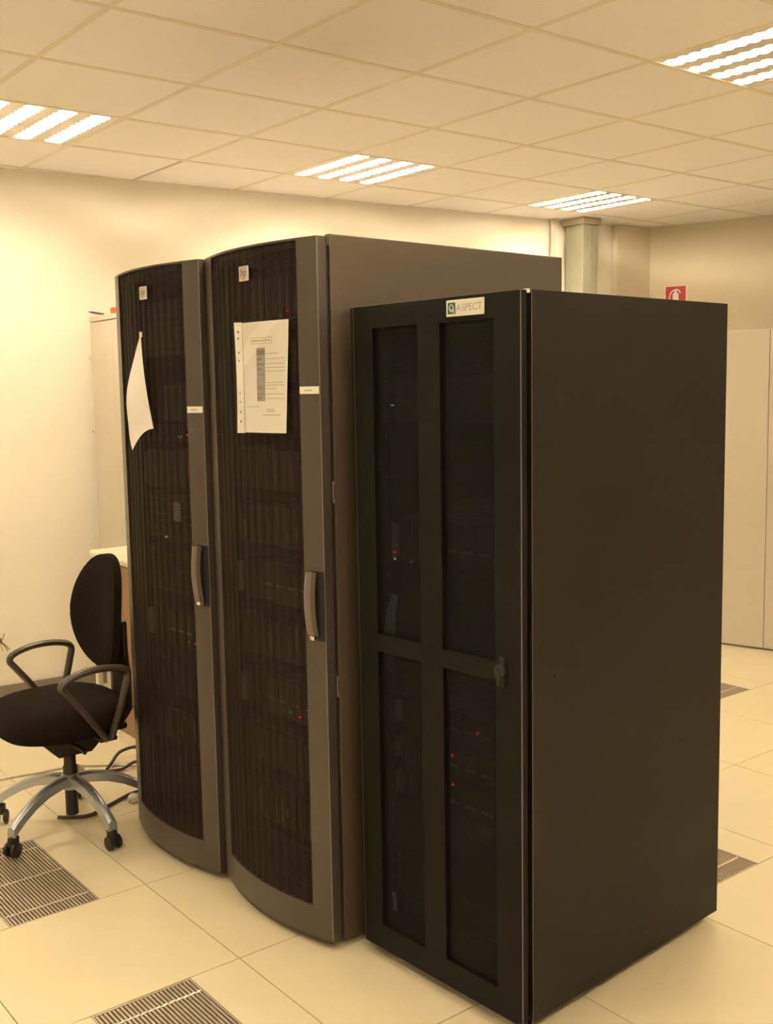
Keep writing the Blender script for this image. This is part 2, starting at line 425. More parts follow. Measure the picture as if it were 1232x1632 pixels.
def make_hp(k, label):
    ox, oy = hp_origin(k)
    R = empty('server_rack', (ox, oy, 0), HP_YAW, label, 'server rack')
    W, D, Z0, Z1 = .603, .954, .022, 2.012
    if k == 0: MB().box(0, D, 0, .022, Z0, Z1, .003).build('side_panel', M_hp, R)
    else: MB().box(.004, D, 0, .006, Z0, Z1-.01).build('side_panel', M_hp, R)
    MB().box(.018, D, W-.018, W, Z0, Z1-.004, .002).build('side_panel', M_hp, R)
    MB().box(.004, D-.002, .023, W-.019, Z1-.030, Z1-.006).build('roof', M_hp, R)
    MB().box(.004, D-.002, .023, W-.019, Z0+.008, Z0+.04).build('base', M_hp, R)
    MB().box(D-.02, D-.002, .023, W-.019, Z0+.041, Z1-.031).build('rear_door', M_dark, R)
    for yy in (.034, W-.052):
        MB().box(.03, .05, yy, yy+.022, Z0+.041, Z1-.031).build('mounting_rail', M_equip, R)
        MB().box(.85, .87, yy, yy+.022, Z0+.041, Z1-.031).build('mounting_rail', M_equip, R)
    for xx in (.07, .88):
        for yy in (.07, W-.07):
            MB().lathe([(.018, 0.0005), (.020, .006), (.008, .008), (.008, .031)], 12, (xx, yy, 0)).build('foot', M_chrome, R, True)
    light_stop = [(arc(.004+.50*q/16)+.0295, .004+.50*q/16) for q in range(17)]
    MB().prism([(.004, .504), (.004, .004)]+light_stop, Z1-.030, Z1-.009).build('roof_light_stop', M_hp, R)  # added to block light falling through the gap behind the door top
    # hinge gap hardware on the exposed side
    if k == 0:
        for z in (1.905, 1.825, 1.665, 1.60):
            MB().lathe([(.0035, -.002), (.0035, .001)], 10, (.0, -.001+.008, z), 'x').build('screw', M_chrome, R)
        for z in (1.318, .772):
            m = MB(); m.box(-.010, -.003, -.0015, .0065, z-.030, z+.030, .002); m.box(-.0095, -.004, -.005, -.001, z+.018, z+.03, .001); m.box(-.0095, -.004, -.005, -.001, z-.03, z-.018, .001)
            m.build('hinge', M_latch, R)
    # door
    m = MB(); zb, zt, yr, yl = .028, 2.004, .068, .522
    slab(m, .0, yr, zb, zt, .030); slab(m, yl, DW, zb, zt, .030)
    slab(m, yr, yl, zb, .122, .030); slab(m, yr, yl, zt-.006, zt, .030)
    door = m.build('door', M_hpd, R, False)
    # edge highlight of the stile, put in as a thin pale strip
    e = MB(); e.box(arc(0)-.0012, arc(0)+.001, -.0012, .0012, zb+.002, zt-.002); e.build('edge_strip', M_edge, door)
    e = MB(); e.box(arc(0)+.029, arc(0)+.0335, -.001, .004, zb+.002, zt-.004); e.build('gap_strip', M_dark, door)  # black strip in the gap behind the door edge
    # pleated perforated sheet
    yv = []; npl = 12
    me = MB(); stp = (yl-yr)/(npl*4)
    off = [0.006, .010, .010, .006]
    cols = [(yr+stp*q, arc(yr+stp*q)+off[q % 4]) for q in range(npl*4+1)]
    zs = [.122+(zt-.006-.122)*q/4 for q in range(5)]
    vs = [(x, y, z) for z in zs for (y, x) in cols]; w = len(cols)
    fs = [(j*w+i+1, j*w+i, (j+1)*w+i, (j+1)*w+i+1) for j in range(4) for i in range(w-1)]
    sheet = me.add(vs, fs).build('mesh_panel', M_mesh, door, False, False)
    uvl = sheet.data.uv_layers.new(name='UVMap')
    for lp in sheet.data.loops:
        co = sheet.data.vertices[lp.vertex_index].co; uvl.data[lp.index].uv = (co.y, co.z)
    # handle in a dark recess
    hz = 1.005 if k == 0 else 1.017
    patch('handle_recess', arc, .002, .044, hz-.100, hz+.095, M_dark, door, 6, 1, .0015)
    m = MB()
    def hp(u, v):
        z = hz-.082+.175*v; bow = .009*(1-(2*v-1)**2)
        return (arc(.04)-.018-bow-(.004 if .2 < u < .8 else 0), .015+.030*u+.004*v, z)
    m.grid(hp, 6, 14, .016)
    hd = m.build('handle', M_handle, door, True)
    MB().box(arc(.03)-.022, arc(.03)-.002, .018, .036, hz-.096, hz-.083, .003).build('lock_button', M_chrome, hd)
    # badge and name label
    by0, by1 = (.262, .308) if k == 0 else (.252, .298)
    bz = 1.928 if k == 0 else 1.921
    bx = arc((by0+by1)/2)-.0005
    bd = MB().box(bx-.004, bx+.001, by0, by1, bz-.021, bz+.021, .0019).build('badge', M_silver, door)
    cyc = (by0+by1)/2
    ring = MB()
    nn = 28
    vv = []; 
    for q in range(nn):
        a = 2*PI*q/nn; rr = .0165; r2 = .0145
        vv += [(bx-.0046, cyc+rr*math.cos(a), bz+rr*math.sin(a)), (bx-.0046, cyc+r2*math.cos(a), bz+r2*math.sin(a))]
    ring.add(vv, [(2*q, 2*((q+1) % nn), 2*((q+1) % nn)+1, 2*q+1) for q in range(nn)]).build('logo_ring', M_inkl, bd, fix=False)
    tm = text_mesh('logo_letters', 'hp', .030, M_ink, .0002, .25); tm.transform(FACE)
    link('logo_letters', tm, bd, (bx-.0046, cyc, bz+.002))
    lz = 1.597 if k == 0 else 1.543
    nl = patch('name_label', lambda y: arc(y)-.0003, .003, .066, lz-.010, lz+.010, M_white, door, 4, 1, .0012)
    patch('label_print', lambda y: arc(y)-.0017, .024, .050, lz-.0025, lz+.0015, M_inkl, nl, 2, 1, .0002)
    return R
make_hp(0, 'tall dark grey rack with curved mesh door, holding the printed sheet')
make_hp(1, 'tall dark grey rack with curved mesh door beside the office chair')

# ------------------------------------------------------------------ black rack
BK_YAW, BKO = .058, (.342, -1.408)
def make_black():
    R = empty('server_rack', (BKO[0], BKO[1], 0), BK_YAW, 'black server rack with flat mesh door and ASPECT plate', 'server rack')
    Z0, Z1, W, D = .034, 1.817, .621, .846
    MB().box(.012, D, 0, .016, Z0, Z1, .002).build('side_panel', M_blk, R)
    MB().box(-.012, D, W-.016, W, Z0, Z1-.002, .002).build('side_panel', M_blk, R)
    MB().box(.02, D-.001, .017, W-.017, Z1-.022, Z1-.004).build('roof', M_blk, R)
    MB().box(.02, D-.001, .017, W-.017, Z0+.004, Z0+.03).build('base', M_blk, R)
    MB().box(D-.02, D-.002, .017, W-.017, Z0+.031, Z1-.023).build('rear_panel', M_dark, R)
    MB().box(.014, .045, .018, .050, Z0+.031, Z1-.023).build('corner_post', M_dark, R)
    MB().box(.014, .045, W-.032, W-.018, Z0+.031, Z1-.023).build('corner_post', M_dark, R)
    rail = MB().box(.060, .064, .545, .580, Z0+.05, Z1-.03).build('mounting_rail', M_equip, R)
    MB().box(.060, .064, .052, .085, Z0+.05, Z1-.03).build('mounting_rail', M_equip, R)
    for q in range(28):
        MB().box(.0585, .0605, .560, .564, .2+q*.055, .206+q*.055).build('rail_hole', M_latch, rail)
    MB().box(.0, .012, .004, .014, Z1-.008, Z1+.001, .001).build('top_clip', M_white, R)
    for xx in (.06, .78):
        for yy in (.05, W-.11):
            MB().lathe([(.020, .0005), (.022, .008), (.009, .011), (.009, .036)], 12, (xx-.03, yy, 0)).build('foot', M_chrome, R, True)
    MB().lathe([(.0055, -.002), (.0055, .001)], 10, (.101, 0, .896), 'y').build('panel_screw', M_dark, R)
    # door frame
    x0, x1 = -.024, -.004
    z0, z1, y0, y1 = .036, 1.814, .002, .592
    a, b, c, d_ = .084, .266, .346, .517
    zl0, zl1, zu0, zu1 = .106, .890, .937, 1.755
    m = MB()
    m.box(x0, x1, y0, a, z0, z1); m.box(x0, x1, b, c, z0, z1); m.box(x0, x1, d_, y1, z0, z1)
    for (p, q) in ((a, b), (c, d_)):
        m.box(x0, x1, p, q, z0, zl0); m.box(x0, x1, p, q, zl1, zu0); m.box(x0, x1, p, q, zu1, z1)
    door = m.build('door', M_blkd, R)
    MB().box(x0-.0006, x0+.001, y0-.0008, y0+.0008, z0, z1).build('edge_strip', M_edge, door)
    MB().box(x0+.001, x1, y0, y1, z1+.0002, z1+.0012).build('top_edge', M_edge, door)
    MB().box(-.0125, -.011, W-.0155, W-.014, Z0, Z1-.003).build('edge_strip', M_edge, R)  # highlight line on the left panel edge, put in as a pale strip
    MB().box(.0114, .0125, -.0004, .0008, Z0, Z1-.001).build('edge_strip', M_edge, R)
    for (p, q) in ((a, b), (c, d_)):
        for (zz0, zz1) in ((zl0, zl1), (zu0, zu1)):
            s = MB().add([(-.014, p, zz0), (-.014, q, zz0), (-.014, q, zz1), (-.014, p, zz1)], [(3, 2, 1, 0)]).build('mesh_panel', M_mesh2, door, fix=False)
            uvl = s.data.uv_layers.new(name='UVMap')
            for lp in s.data.loops:
                co = s.data.vertices[lp.vertex_index].co; uvl.data[lp.index].uv = (co.y, co.z)
    # lock
    lk = MB(); lk.box(x0-.004, x0, .054, .070, .880, .955, .0015); lk = lk.build('lock', M_dark, door)
    MB().lathe([(.016, -.010), (.018, -.006), (.018, 0)], 18, (x0-.002, .066, .918), 'x').build('lock_dial', M_bplas, lk, True)
    MB().box(x0-.014, x0-.010, .060, .070, .885, .925, .0015).build('lock_lever', M_dark, lk)
    # maker's plate
    px0 = x0-.0025
    pl = MB().box(px0, x0-.0001, .113, .238, 1.767, 1.806, .0008).build('badge', M_white, door)
    sq = MB().box(px0-.0006, px0-.0001, .207, .232, 1.773, 1.800).build('logo_square', M_green, pl)
    nn = 24; vv = []
    for q in range(nn):
        an = 2*PI*q/nn
        vv += [(px0-.0009, .2195+.0085*math.cos(an), 1.7870+.0095*math.sin(an)), (px0-.0009, .2195+.0045*math.cos(an), 1.7885+.005*math.sin(an))]
    MB().add(vv, [(2*q, 2*((q+1) % nn), 2*((q+1) % nn)+1, 2*q+1) for q in range(nn)]).build('logo_ring', M_silver, pl, fix=False)
    MB().box(px0-.0009, px0-.0007, .2105, .2140, 1.7745, 1.783).build('logo_tail', M_silver, pl)
    tm = text_mesh('plate_lettering', 'ASPECT', .0245, M_inkl, .0002); tm.transform(FACE)
    link('plate_lettering', tm, pl, (px0-.0003, .1605, 1.7862))
    return R
make_black()

# ------------------------------------------------------------------ equipment inside the racks
CARR = {}
def box_mesh(name, sx, sy, sz, m):
    key = (name, round(sx, 4), round(sy, 4), round(sz, 4), m.name)
    if key not in CARR: CARR[key] = MB().box(0, sx, 0, sy, 0, sz).mesh(name, m)
    return CARR[key]
def rack_unit(org, yaw, y0, lx, z0, h, kind, label, leds=(), nled=None):
    """one device bolted between the rails; local x runs into the rack"""
    c, s = math.cos(yaw), math.sin(yaw)
    loc = (org[0]+c*lx-s*y0, org[1]+s*lx+c*y0, z0)
    names = {'disk': ('disk_shelf', 'disk shelf'), 'server': ('rack_server', 'server'), 'switch': ('network_switch', 'switch'), 'console': ('console_unit', 'console unit'), 'blank': ('rack_unit', 'storage unit')}
    nm, ct = names[kind]
    r = empty(nm, loc, yaw, label, ct)
    w = .440
    MB().box(.006, .60, -.0, w, .002, h-.002).build('chassis', M_equip, r)
    MB().box(0, .006, -.0, w, .002, h-.002).build('faceplate', M_equip, r)
    if kind == 'disk':
        n = random.choice((9, 11, 12, 14)); p = (w-.03)/n
        for q in range(n):
            cr = link('drive_carrier', box_mesh('drive_carrier', .016, p-.004, h-.02, random.choice((M_carrier, M_carrier, M_equip))), r, (-.016, .015+q*p+.002, .010))
            hh = random.choice((.2, .35, .6))
            if random.random() < .6: link('latch', box_mesh('latch', .004, .005, h*hh, random.choice((M_latch, M_carrier2))), cr, (-.004, .008, h*random.choice((.12, .3)))) 
    elif kind == 'server':
        n = 5; p = .30/n
        for q in range(n):
            cr = link('drive_carrier', box_mesh('drive_carrier', .010, p-.006, h-.016, M_carrier), r, (-.010, .012+q*p, .008))
            link('latch', box_mesh('latch', .003, p-.022, .007, M_latch), cr, (-.003, .008, h*.35))
        for q in range(5):
            link('vent_bar', box_mesh('vent_bar', .006, .005, h-.02, M_carrier), r, (-.006, .335+q*.017, .010))
        link('ear_handle', box_mesh('ear_handle', .02, .008, h*.7, M_latch), r, (-.02, .002, h*.15)); link('ear_handle', box_mesh('ear_handle', .02, .008, h*.7, M_latch), r, (-.02, w-.010, h*.15))
    elif kind == 'switch':
        for q in range(16):
            link('port', box_mesh('port', .003, .015, h*.35, M_carrier), r, (-.003, .03+q*.024, h*.3))
    elif kind == 'console':
        link('display_strip', box_mesh('display_strip', .004, .010, h*.9, M_latch), r, (-.004, .27, h*.05))
        for q in range(8):
            link('button', box_mesh('button', .004, .008, .006, M_latch), r, (-.004, .20, h*.08+q*h*.108))
    else:
        m = MB()
        for q in range(int(h/.025)): m.box(-.005, 0, .02, w-.02, .010+q*.025, .016+q*.025)
        m.build('front_louvre', M_carrier, r)
    for (yy, zz, mm) in leds:
        link('indicator_light', box_mesh('indicator_light', .004, .006, .006, mm), r, (-.022, yy, zz))
    return r
A, B = hp_origin(0), hp_origin(1)
LX = .030
K0 = 'behind the curved door with the printed sheet'
for z, h, kd, lb, leds in [
    (1.80, .132, 'disk', 'dark disk shelf high above the printed sheet, '+K0, [(.13, .02, M_ledr), (.165, .008, M_ledg)]),
    (1.62, .132, 'blank', 'dark storage unit hidden mostly by the printed sheet', []),
    (1.46, .132, 'disk', 'disk shelf level with the lower edge of the printed sheet', []),
    (1.30, .132, 'disk', 'disk shelf just below the printed sheet, '+K0, []),
    (1.13, .132, 'disk', 'disk shelf just above the door handle level, '+K0, []),
    (.955, .132, 'server', 'dark server level with the door handle, '+K0, []),
    (.78, .132, 'disk', 'disk shelf just below the door handle, '+K0, []),
    (.60, .132, 'server', 'server with one bright red light low behind the printed-sheet rack door', [(.12, .03, M_ledr), (.17, .035, M_ledg), (.20, .035, M_ledg)]),
    (.43, .132, 'disk', 'lower disk shelf under the red-lit server, '+K0, []),
    (.25, .132, 'disk', 'second lowest disk shelf, '+K0, []),
    (.09, .132, 'blank', 'lowest dark storage unit, '+K0, [])]:
    rack_unit(A, HP_YAW, .082, LX, z, h, kd, lb, leds)
K1 = 'behind the curved door next to the chair'
for z, h, kd, lb, leds in [
    (1.72, .19, 'blank', 'plain dark storage unit at the top, '+K1, []),
    (1.50, .125, 'console', 'console unit with a pale vertical strip beside the curled sheet', []),
    (1.43, .06, 'switch', 'thin switch with a red light below the curled sheet', [(.11, .025, M_ledr), (.15, .018, M_ledg), (.165, .018, M_ledg)]),
    (1.27, .132, 'disk', 'disk shelf above the pale square label, '+K1, []),
    (1.09, .165, 'blank', 'dark storage unit carrying the pale square label, '+K1, [(.28, .01, M_ledw)]),
    (.90, .165, 'blank', 'dark storage unit level with the handle, '+K1, []),
    (.72, .132, 'server', 'server with a red light below the handle, '+K1, [(.11, .03, M_ledr), (.15, .03, M_ledg)]),
    (.54, .132, 'disk', 'disk shelf under the red-lit server, '+K1, []),
    (.36, .132, 'disk', 'second lowest disk shelf, '+K1, []),
    (.14, .165, 'blank', 'lowest dark storage unit, '+K1, [])]:
    u = rack_unit(B, HP_YAW, .082, LX, z, h, kd, lb, leds)
    if 'carrying' in lb: link('asset_label', box_mesh('asset_label', .002, .05, .065, M_lblue), u, (-.008, .20, .07))
K2 = 'in the black rack'
for z, h, kd, lb, leds in [
    (1.50, .132, 'blank', 'topmost dark unit '+K2, [(.425, .05, M_ledw)]),
    (1.12, .132, 'server', 'dark server above the middle crossbar '+K2, [(.425, .03, M_ledr), (.425, .012, M_ledw), (.36, .01, M_ledg)]),
    (.66, .088, 'server', 'dark server just below the door lock '+K2, [(.12, .05, M_ledr)]),
    (.56, .088, 'server', 'middle server of three with a red light '+K2, [(.21, .07, M_ledr)]),
    (.46, .088, 'server', 'lowest server of three with a whitish light '+K2, [(.21, .09, M_ledr)]),
    (.12, .22, 'blank', 'tallest dark unit, at the bottom '+K2, [])]:
    rack_unit(BKO, BK_YAW, .092, .066, z, h, kd, lb, leds)
def to_world(org, yaw, p):
    c, s = math.cos(yaw), math.sin(yaw)
    return (org[0]+c*p[0]-s*p[1], org[1]+s*p[0]+c*p[1], p[2])
# plastic film scrap and paper tag inside the black rack
sc = MB().grid(lambda u, v: (.0-.006*math.sin(3*v), -.03+.05*u*(1-.55*v)-.012*v, -.07+.125*v), 4, 8, .001)
o = sc.build('plastic_film', M_blue); o.location = to_world(BKO, BK_YAW, (.012, .515, .99)); o.rotation_euler = (0, 0, BK_YAW)
tag(o, 'pale bluish plastic film hanging inside the black rack door', 'plastic film')
o = MB().grid(lambda u, v: (.002*math.sin(5*v), .016*u, .055*v), 2, 4, .0008).build('paper_tag', M_lblue)
o.location = to_world(BKO, BK_YAW, (.012, .50, .14)); o.rotation_euler = (0, 0, BK_YAW); tag(o, 'small pale tag low inside the black rack door', 'tag')

# ------------------------------------------------------------------ printed sheet in a sleeve
def make_printed():
    R = empty('printed_sheet', (A[0], A[1], 0), HP_YAW, 'printed sheet in a clear punched sleeve taped to the rack door', 'paper sheet')
    y0, y1, z0, z1 = .096, .296, 1.480, 1.790
    surf = lambda y: arc(y)-.004-.010*max(0, (y-.28)/.04)**2
    def P(name, u0, u1, v0, v1, m, off, parent, n=10, nv=1):
        # u from left (0) to right (1), v from bottom (0) to top (1)
        def yat(a, b):
            v = v0+(v1-v0)*b; u = u1+(u0-u1)*a
            return y1-(y1-(y0+.020*(1-v)))*u
        mm = MB(); mm.grid(lambda a, b: (surf(yat(a, b))-off-.0003, yat(a, b), z0+(z1-z0)*(v0+(v1-v0)*b)), n, nv, .0003)
        return mm.build(name, m, parent, True)
    sh = P('paper', 0, 1, 0, 1, M_paper, 0, R, 14)
    for (a, b, c, d_) in ((.20, .68, .855, .858), (.20, .68, .803, .806), (.20, .204, .806, .855), (.676, .68, .806, .855)):
        P('title_frame', a, b, c, d_, M_ink, .0006, sh, 3)
    P('title_line', .235, .645, .824, .836, M_inkl, .0006, sh, 3)
    ph = P('printed_photo', .335, .53, .285, .765, M_print, .0006, sh, 4, 12)
    for q, (va, vb) in enumerate(((.70, .745), (.655, .672), (.61, .625), (.565, .585), (.52, .53), (.40, .415), (.345, .355), (.305, .325))):
        P('photo_band', .345, .45 if q % 2 else .52, va, vb, M_ink, .0010, sh, 3)
    for v, a in ((.708, .8), (.662, .93), (.617, .95), (.583, .95), (.551, .95), (.448, .93), (.425, .95), (.396, .8), (.347, .94), (.306, .95)):
        P('text_line', .555, a, v, v+.006, M_inkl, .0006, sh, 3)
    P('text_line', .05, .40, .232, .238, M_inkl, .0006, sh, 3)
    P('stamp', .55, .75, .185, .22, M_stamp, .0006, sh, 3); P('text_line', .47, .88, .158, .166, M_inkl, .0006, sh, 3)
    # punched strip of the sleeve on the left
    st = MB(); st.grid(lambda a, b: (surf(y1)-.002-.016*a, y1+.016*a-.005*math.sin(PI*b)*a, z0-.002+(z1-z0+.004)*b), 4, 8, .0005)
    strip = st.build('punched_strip', M_strip, R, True)
    for q, b in enumerate((.10, .19, .28, .36, .66, .73, .86, .92)):
        yy = y1+.007
        MB().lathe([(.0032, -.0004), (.0032, .0002)], 12, (surf(y1)-.0112, yy, z0+(z1-z0)*b), 'x').build('punch_hole', M_dark, strip)
    sl = MB(); sl.grid(lambda a, b: (surf(y0-.002+.020*(1-b)*(1-a)+(y1-y0+.004)*a)-.003-.003*math.sin(4*b+2*a), y0-.002+.020*(1-b)*(1-a)+(y1-y0+.004)*a, z0-.002+(z1-z0+.004)*b), 12, 8)
    sl.build('clear_sleeve', M_sleeve, R, True)
    for yy, zz in ((y0+.012, z1-.012),):
        pass
M_print = mat('printed_photo_ink', (.33, .31, .30), .8, 0, var=.55, scale=60)
M_stamp = mat('faint_stamp_ink', (.66, .63, .61), .8)
M_strip = mat('milky_sleeve_strip', (.72, .70, .68), .35)
make_printed()

def make_curled():
    R = empty('curled_sheet', (B[0], B[1], 0), HP_YAW, 'blank curled white sheet hanging by one corner on the left rack door', 'paper sheet')
    # corners in door coordinates (y, z) and how far each stands off the door
    Tt, Lc, Bb, Rc = (.300, 1.790, .002), (.350, 1.570, .020), (.300, 1.412, .050), (.236, 1.482, .004)
    def fn(u, v):
        a = [Tt[k]*(1-u)*(1-v)+Lc[k]*u*(1-v)+Rc[k]*(1-u)*v+Bb[k]*u*v for k in range(3)]
        bulge = .030*math.sin(PI*u)*math.sin(PI*min(1, v*1.0+.15))+.012*math.sin(PI*v)
        y = a[0]-.010*math.sin(PI*v)*(1-u)
        return (arc(y)-.003-a[2]-bulge, y, a[1]+.018*math.sin(PI*u)*v)
    m = MB(); m.grid(fn, 14, 18, .0004)
    m.build('paper', M_paper, R, True)
    MB().box(arc(.300)-.0052, arc(.300)-.0036, .291, .309, 1.780, 1.797).build('adhesive_tape', M_strip, R)
make_curled()

# ------------------------------------------------------------------ office chair
def make_chair():
    C = (-.012, .597)
    R = empty('office_chair', (C[0], C[1], 0), PI, 'black swivel office chair with aluminium star base', 'chair')
    # local +x faces the sitter's front
    def cushion(name, fn_half, z0, z1, n=40, m=M_fab):
        pass
    # seat cushion: superellipse outline with rounded edge
    def outline(a, sx, sy, e=2.6):
        c, s = math.cos(a), math.sin(a)
        return (sx*math.copysign(abs(c)**(2/e), c), sy*math.copysign(abs(s)**(2/e), s))
    m = MB(); N = 48
    rings = [(.72, .390), (.90, .393), (.98, .410), (1.0, .438), (.985, .466), (.94, .484), (.82, .496), (.55, .500), (.25, .500)]
    vs = []
    for (k, z) in rings:
        for q in range(N):
            a = 2*PI*q/N; x, y = outline(a, .225*k, .245*k)
            zz = z-.030*max(0, (x-.12)/.12)**2*(1 if z > .43 else .4)+.006*max(0, -x/.2)
            vs.append((x+.036, y, zz))
    fs = [(j*N+q, j*N+(q+1) % N, (j+1)*N+(q+1) % N, (j+1)*N+q) for j in range(len(rings)-1) for q in range(N)]
    fs += [tuple(range(N-1, -1, -1)), tuple(range((len(rings)-1)*N, len(rings)*N))]
    m.add(vs, fs).build('seat', M_fab, R, True)
    MB().rbox(-.17, .16, -.15, .15, .375, .402, .012).build('seat_shell', M_bplas, R)
    # tilt mechanism
    m = MB(); m.add([(-.16, -.055, .376), (.14, -.055, .376), (.14, .055, .376), (-.16, .055, .376), (-.07, -.042, .285), (.055, -.042, .285), (.055, .042, .285), (-.07, .042, .285)],
                    [(0, 1, 2, 3), (7, 6, 5, 4), (0, 4, 5, 1), (1, 5, 6, 2), (2, 6, 7, 3), (3, 7, 4, 0)])
    m.build('tilt_mechanism', M_bplas, R)
    MB().tube([(.02, .05, .34), (.02, .16, .345), (.02, .20, .34)], .008, 8).build('height_lever', M_bplas, R, True)
    # backrest: dished oval pad
    m = MB(); NU, NR = 40, 8
    cz = .792; hz_, hy = .212, .200
    def bx(y): return -.140+.045*(y/hy)**2
    front, back = [], []
    vs = [(bx(0)+.0, 0, cz)]
    for rr in range(1, NR+1):
        k = rr/NR
        for q in range(NU):
            a = 2*PI*q/NU
            yy, zz = outline(a, hy*k, hz_*k, 2.15)
            taper = 1-.10*max(0, zz/hz_)
            vs.append((bx(yy*taper)-.018*(k**6)+.05*(-(zz/hz_)*.35), yy*taper, cz+zz))
    vs = [(x, y-.010, z) for (x, y, z) in vs]
    nf = len(vs)
    vs2 = [(x-.030, y, z) for (x, y, z) in vs]
    # round the rim
    fs = []
    for base, flip in ((0, False), (nf, True)):
        for q in range(NU):
            t = (base, base+1+q, base+1+(q+1) % NU)
            fs.append(t if not flip else t[::-1])
        for rr in range(NR-1):
            for q in range(NU):
                a0 = base+1+rr*NU+q; a1 = base+1+rr*NU+(q+1) % NU
                f_ = (a0, a0+NU, a1+NU, a1); fs.append(f_ if not flip else f_[::-1])
    rim = [1+(NR-1)*NU+q for q in range(NU)]
    for q in range(NU): fs.append((rim[q], nf+rim[q], nf+rim[(q+1) % NU], rim[(q+1) % NU]))
    m.add(vs+vs2, fs).build('backrest', M_fab, R, True)
    m = MB(); m.tube([(-.12, 0, .385), (-.19, 0, .385), (-.216, 0, .42), (-.216, 0, .55), (-.206, 0, .72)], [.03, .034, .034, .032, .026], 10, 1.9, (1, 0, 0))
    m.build('back_support', M_bplas, R, True)
    MB().rbox(-.218, -.196, -.075, .075, .62, .76, .009).build('back_plate', M_bplas, R)
    # arm loops
    for s in (-1, 1):
        y = .245*s
        ctrl = [(-.045, .385), (.0, .445), (.055, .520), (.100, .578), (.114, .600), (.101, .621), (.055, .638), (.0, .646), (-.06, .644), (-.112, .632), (-.128, .612), (-.122, .580), (-.100, .50), (-.075, .43), (-.06, .385)]
        # smooth
        pts = []
        for i in range(len(ctrl)-1):
            p0 = Vector(ctrl[max(i-1, 0)]); p1 = Vector(ctrl[i]); p2 = Vector(ctrl[i+1]); p3 = Vector(ctrl[min(i+2, len(ctrl)-1)])
            for t in (0, .33, .66):
                q = .5*((2*p1)+(-p0+p2)*t+(2*p0-5*p1+4*p2-p3)*t*t+(-p0+3*p1-3*p2+p3)*t**3); pts.append(q)
        pts.append(Vector(ctrl[-1]))
        P3 = [(q.x, y+.012*s*min(1, (q.y-.385)/.2), q.y) for q in pts]
        MB().tube(P3, .0125, 10, 1.35, (1, 0, 0) if False else None).build('armrest', M_armp, R, True)
        MB().rbox(-.085, -.02, min(y, y-.12*s), max(y, y-.12*s), .376, .392, .004).build('arm_bracket', M_bplas, R)
    # gas column
    MB().lathe([(.020, .050), (.023, .052), (.023, .165)], 20).build('column_tube', M_bplas, R, True)
    MB().lathe([(.026, .19), (.026, .235), (.022, .24), (.022, .30)], 20).build('gas_column', M_bplas, R, True)
    hub = MB().lathe([(.030, .150), (.033, .156), (.036, .200), (.030, .208), (.02, .210)], 24).build('hub', M_alu, R, True)
    # star arms (angles given in world, chair is turned by 180 degrees)
    for ang in (132, 204, 276, 348, 60):
        a = math.radians(ang)-PI
        dx, dy = math.cos(a), math.sin(a)
        prof = [(.020, .186, .026), (.07, .186, .024), (.13, .176, .021), (.19, .154, .019), (.24, .126, .018), (.275, .103, .018), (.294, .088, .019)]
        m = MB(); vs = []
        for (r, z, w_) in prof:
            hgt = .018
            for (wy, wz) in ((-1, -1), (1, -1), (.8, .6), (.35, 1), (-.35, 1), (-.8, .6)):
                vs.append((dx*r-dy*wy*w_, dy*r+dx*wy*w_, z+wz*hgt))
        k = 6
        fs = [(i*k+q, i*k+(q+1) % k, (i+1)*k+(q+1) % k, (i+1)*k+q) for i in range(len(prof)-1) for q in range(k)]+[tuple(range(k-1, -1, -1)), tuple(range((len(prof)-1)*k, len(prof)*k))]
        m.add(vs, fs).build('base_arm', M_alu, R, True)
        # twin-wheel caster
        cx, cy = dx*.285, dy*.285
        sw = random.uniform(0, 2*PI)
        if ang == 204: sw = math.radians(30)
        if ang == 276: sw = math.radians(100)
        ca = MB().rbox(-.020, .020, -.012, .012, .035, .072, .006)
        cst = ca.build('caster', M_bplas, R); cst.location = (cx, cy, 0); cst.rotation_euler = (0, 0, sw)
        for yy in (-.024, .008):
            MB().lathe([(.020, yy), (.0255, yy+.003), (.0255, yy+.013), (.020, yy+.016)], 20, (0.006, 0, .0265), 'y').build('wheel', M_bplas, cst, True)
make_chair()

# ------------------------------------------------------------------ furniture behind the racks, left
def make_desk():
    R = empty('side_table', (.545, 1.68, 0), 0, 'cream-topped side table with brown wooden panel behind the chair', 'table')
    # local x into the room depth, y towards the back wall
    MB().rbox(0, .62, -1.0, 0, .828, .866, .012).build('top', M_cream, R)
    MB().rbox(.004, .034, -.034, -.002, .001, .829, .008).build('leg', M_cream, R)
    MB().rbox(.584, .614, -.034, -.002, .001, .829, .008).build('leg', M_cream, R)
    MB().box(.03, .60, -.030, -.012, .62, .80).build('undertop_dark_panel', M_bplas, R)  # the dark under the top, put in as a black panel
    m = MB().box(.002, .022, -1.0, -.275, .05, .827).build('front_panel', M_wood, R)
    MB().box(.002, .60, -.293, -.275, .05, .827).build('divider_panel', M_wood, R)
    MB().box(-.004, .03, -1.0, -.265, .001, .05).build('plinth', M_cream, R)
    MB().rbox(.16, .26, -.62, -.40, .867, .882, .004).build('tray', M_white, R)
    return R
make_desk()

